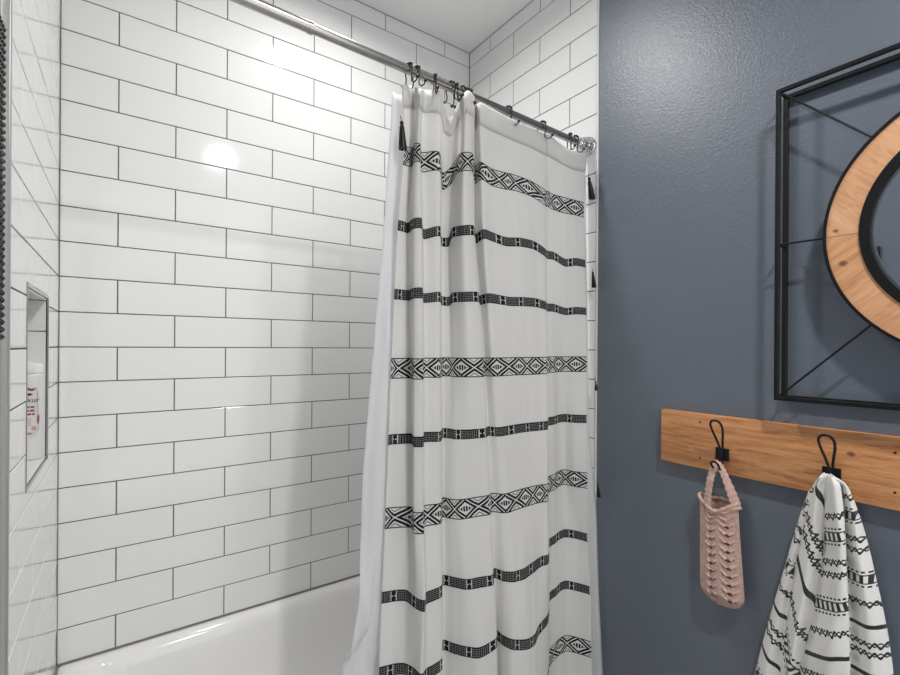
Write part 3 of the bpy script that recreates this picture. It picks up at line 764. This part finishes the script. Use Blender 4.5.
for (y, z), rc in zip(HK, (1.0, 0.72)): wire_hook(y, z, rc)

# ------------------------------------------------------------------ crocheted pouch
BG = thing('crocheted_pouch', 'dusty pink crocheted pouch hanging by its loop from the left wire hook', 'pouch', (1.455, -1.165, -0.68))
NZb, NA = 190, 220
def bag_half(t):          # t 0 bottom .. 1 top : half width, half depth
    w_ = 0.0575 * (1 - 0.16*t) if t > 0.16 else 0.0575*(1-0.16*t)*math.sqrt(max(0.0, 1-((0.16-t)/0.172)**2.2))
    d_ = 0.020*min(1, (t+0.02)/0.14)*(1-0.15*t)
    return w_, max(d_, 0.003)
P = []; holes = []
for i in range(NZb+1):
    t = i/NZb; w_, d_ = bag_half(t); z = -0.680 + 0.272*t; row = []; hrow = []
    cy = -1.166 + 0.010*t; cx = 1.470 - 0.002*t
    for j in range(NA):
        a = 2*PI*j/NA
        px, py = math.cos(a), math.sin(a)            # px across (world y), py depth (negative = towards the room)
        s = px                                        # -1..1 across the front
        u = s*0.0575; vv_ = t*0.272; front = py < 0.12
        h = 0.0; hole = 0.0
        wgt = 1.0 if front else 0.3
        # raised cords and chevron cables
        for q in (-0.92, -0.10, -0.02, 0.62, 0.86): h += 0.0011*math.exp(-((s-q)/0.03)**2)
        for q, wq in ((-0.50, 0.33), (0.30, 0.24)):
            e = (s-q)/wq
            if abs(e) < 1.2:
                ph = vv_/0.0215 - abs(e)*0.62
                h += 0.0042*max(0.0, math.cos(2*PI*ph))**2.5*max(0, 1-abs(e)**4*0.5)
                k = round(vv_/0.0215 + 0.15); dv = (vv_ - (k-0.15)*0.0215)
                if front and 0.05 < t < 0.86:
                    for eh in (0.16, 0.66):
                        hole = max(hole, math.exp(-(((abs(e)-eh)*wq*0.0575)/0.0030)**2 - ((dv - 0.005 - (eh-0.16)*0.014)/0.0042)**2))
        h += 0.0006*math.sin(2*PI*vv_/0.0052)*math.sin(2*PI*s*14)
        if t > 0.93: h += 0.0012*math.sin(2*PI*a*NA/(2*PI)/NA*26)*(t-0.93)/0.07 + 0.002*math.sin((t-0.93)/0.07*PI)
        rx, ry = w_ + h*0.5, d_ + h*wgt
        zz = z
        if t > 0.8:       # front lip dips in the middle, left corner turned out
            f = (t-0.8)/0.2
            zz += f*(0.010*abs(px)**3 + (-0.020*math.exp(-((px-0.05)/0.55)**2) if py < 0 else 0.006*math.exp(-(px/0.5)**2)))
            if px > 0.6: ry += 0.004*f
        row.append((cx + py*ry, cy + px*rx, zz)); hrow.append(hole)
    P.append(row); holes.append(hrow)
bm = new_bm(); V = add_grid(bm, P, uv=lambda i, j: (j/NA*0.24, i/NZb*0.272), closed=True)
bm.faces.new(V[0])
hm = {v: holes[i][j] for i, r_ in enumerate(V) for j, v in enumerate(r_)}
bmesh.ops.delete(bm, geom=[f for f in bm.faces if sum(hm[v] for v in f.verts)/len(f.verts) > 0.36], context='FACES')
body = obj('pouch_body', bm, YARN, BG, sharp=180)
md = body.modifiers.new('thickness', 'SOLIDIFY'); md.thickness = 0.0014; md.offset = -1
def strap(pts, wd, th):
    bm = new_bm(); C_ = catmull(pts, 14)
    R_ = [(1 + 0.10*math.sin(i*1.15))*(1 + 0.45*smooth((i/len(C_)-0.62)/0.3)) for i in range(len(C_))]
    add_tube(bm, C_, [wd*r for r in R_], 12, flat=(1.0, th))
    L = bm.loops.layers.uv.verify()
    for f in bm.faces:
        for lp in f.loops: lp[L].uv = (lp.vert.co.y, lp.vert.co.z)
    return bm
hx = PX0-0.006-0.020; hy = HK[0][0]; hz = HK[0][1]-0.030
obj('handle', strap([(1.452, -1.134, -0.415), (1.449, -1.138, -0.385), (1.445, -1.145, -0.345), (hx-0.005, hy+0.009, hz-0.006), (hx-0.001, hy+0.002, hz+0.0065), (hx+0.003, hy-0.008, hz-0.005), (1.459, -1.182, -0.345), (1.463, -1.196, -0.385), (1.463, -1.204, -0.412)], 0.0090, 0.42), YARN, BG)
bm = new_bm(); P2 = []
for k in range(181):
    a = 2*PI*k/180; px, py = math.cos(a), math.sin(a); w_, d_ = bag_half(1.0)
    zz = -0.408 + 0.010*abs(px)**3 + (-0.020*math.exp(-((px-0.05)/0.55)**2) if py < 0 else 0.006*math.exp(-(px/0.5)**2)) + 0.0016*abs(math.sin(a*9))
    P2.append((1.468 + py*(d_+0.002+ (0.004 if px > .6 else 0)), -1.156 + px*(w_+0.001), zz))
add_tube(bm, P2[:-1], [0.0042+0.0012*abs(math.sin(2*PI*k/180*9)) for k in range(180)], 8, closed=True)
L = bm.loops.layers.uv.verify()
for f in bm.faces:
    for lp in f.loops: lp[L].uv = (lp.vert.co.y, lp.vert.co.z)
obj('scalloped_rim', bm, YARN, BG)

# ------------------------------------------------------------------ hanging towel
R_ = [[np.array(p) for p in row] for row in TOWEL]
last = []
for a, b in zip(R_[2], R_[3]):
    d = b-a; last.append(b + np.array((0, d[1]*0.7, -0.36)))
R_.append(last)
cen = np.array((1.443, -1.398, 0.0))
cap_rows = []
for f_, z_ in ((0.12, -0.2695), (0.6, -0.2715)): cap_rows.append([np.array((cen[0]+(p[0]-cen[0])*f_, cen[1]+(p[1]-cen[1])*f_, z_ + (p[2]+0.272)*f_*0.4)) for p in R_[0]])
R_ = cap_rows + R_
NC = 13; lev = [0.0, 0.012, 0.024, 0.06, 0.25, 0.55, 0.95]
def srow(ps, n=10):
    out = []
    for j in range(NC-1):
        p1, p2 = ps[j], ps[j+1]; p0 = ps[j-1] if j else p1; p3 = ps[j+2] if j+2 < NC else p2
        for k in range(n):
            t = k/n; d1 = (p2-p0)*0.42; d2 = (p3-p1)*0.42
            out.append((2*t**3-3*t*t+1)*p1 + (t**3-2*t*t+t)*d1 + (-2*t**3+3*t*t)*p2 + (t**3-t*t)*d2)
    out.append(ps[-1]); return np.array(out)
SR = np.array([srow(p) for p in R_]); NT = 110; GT = np.zeros((NT+1, SR.shape[1], 3))
for i in range(NT+1):
    t = 0.95*(i/NT)**1.15
    for j in range(SR.shape[1]):
        for c in range(3): GT[i, j, c] = herm(lev, SR[:, j, c], t)
        GT[i, j, 0] += 0.004*mnoise.noise(Vector((j*0.11, t*9, 5.0)))*min(1, t*5)
bm = new_bm(); V = [[bm.verts.new(p) for p in row] for row in GT]; L = bm.loops.layers.uv.verify()
def tuv(sec, p):
    x, y, z = p
    if sec == 0: return ((y+1.3)*0.72*1.2 + z*0.5, 0.302 - ((z+0.618) - 1.0*(y+1.30))/1.41)
    if sec == 1: return ((z*0.93 + y*0.35), 0.302 + (z+0.53 - 2.66*(y+1.36))/2.84)
    if sec == 2: return (y*1.25 - z*0.3, (-(z + 0.49*(y+1.42)) - 0.356)*0.87 + 0.036)
    return (y*1.15, -(z + 0.23*(y+1.45)) - 0.272)
for i in range(NT):
    for j in range(SR.shape[1]-1):
        c = j//10; sec = 0 if c < 3 else 1 if c < 6 else 2 if c < 9 else 3
        f = bm.faces.new((V[i][j], V[i][j+1], V[i+1][j+1], V[i+1][j])); f.smooth = True
        for lp in f.loops: lp[L].uv = tuv(sec, lp.vert.co)
f = bm.faces.new(V[0])
towel = obj('towel', bm, TOWEL_M, sharp=180)
md = towel.modifiers.new('thickness', 'SOLIDIFY'); md.thickness = 0.004; md.offset = -1
tag(towel, 'white towel with black woven zigzag bands draped from the right wire hook', 'towel')

for o in bpy.data.objects:
    if '_loc' in o: del o['_loc']
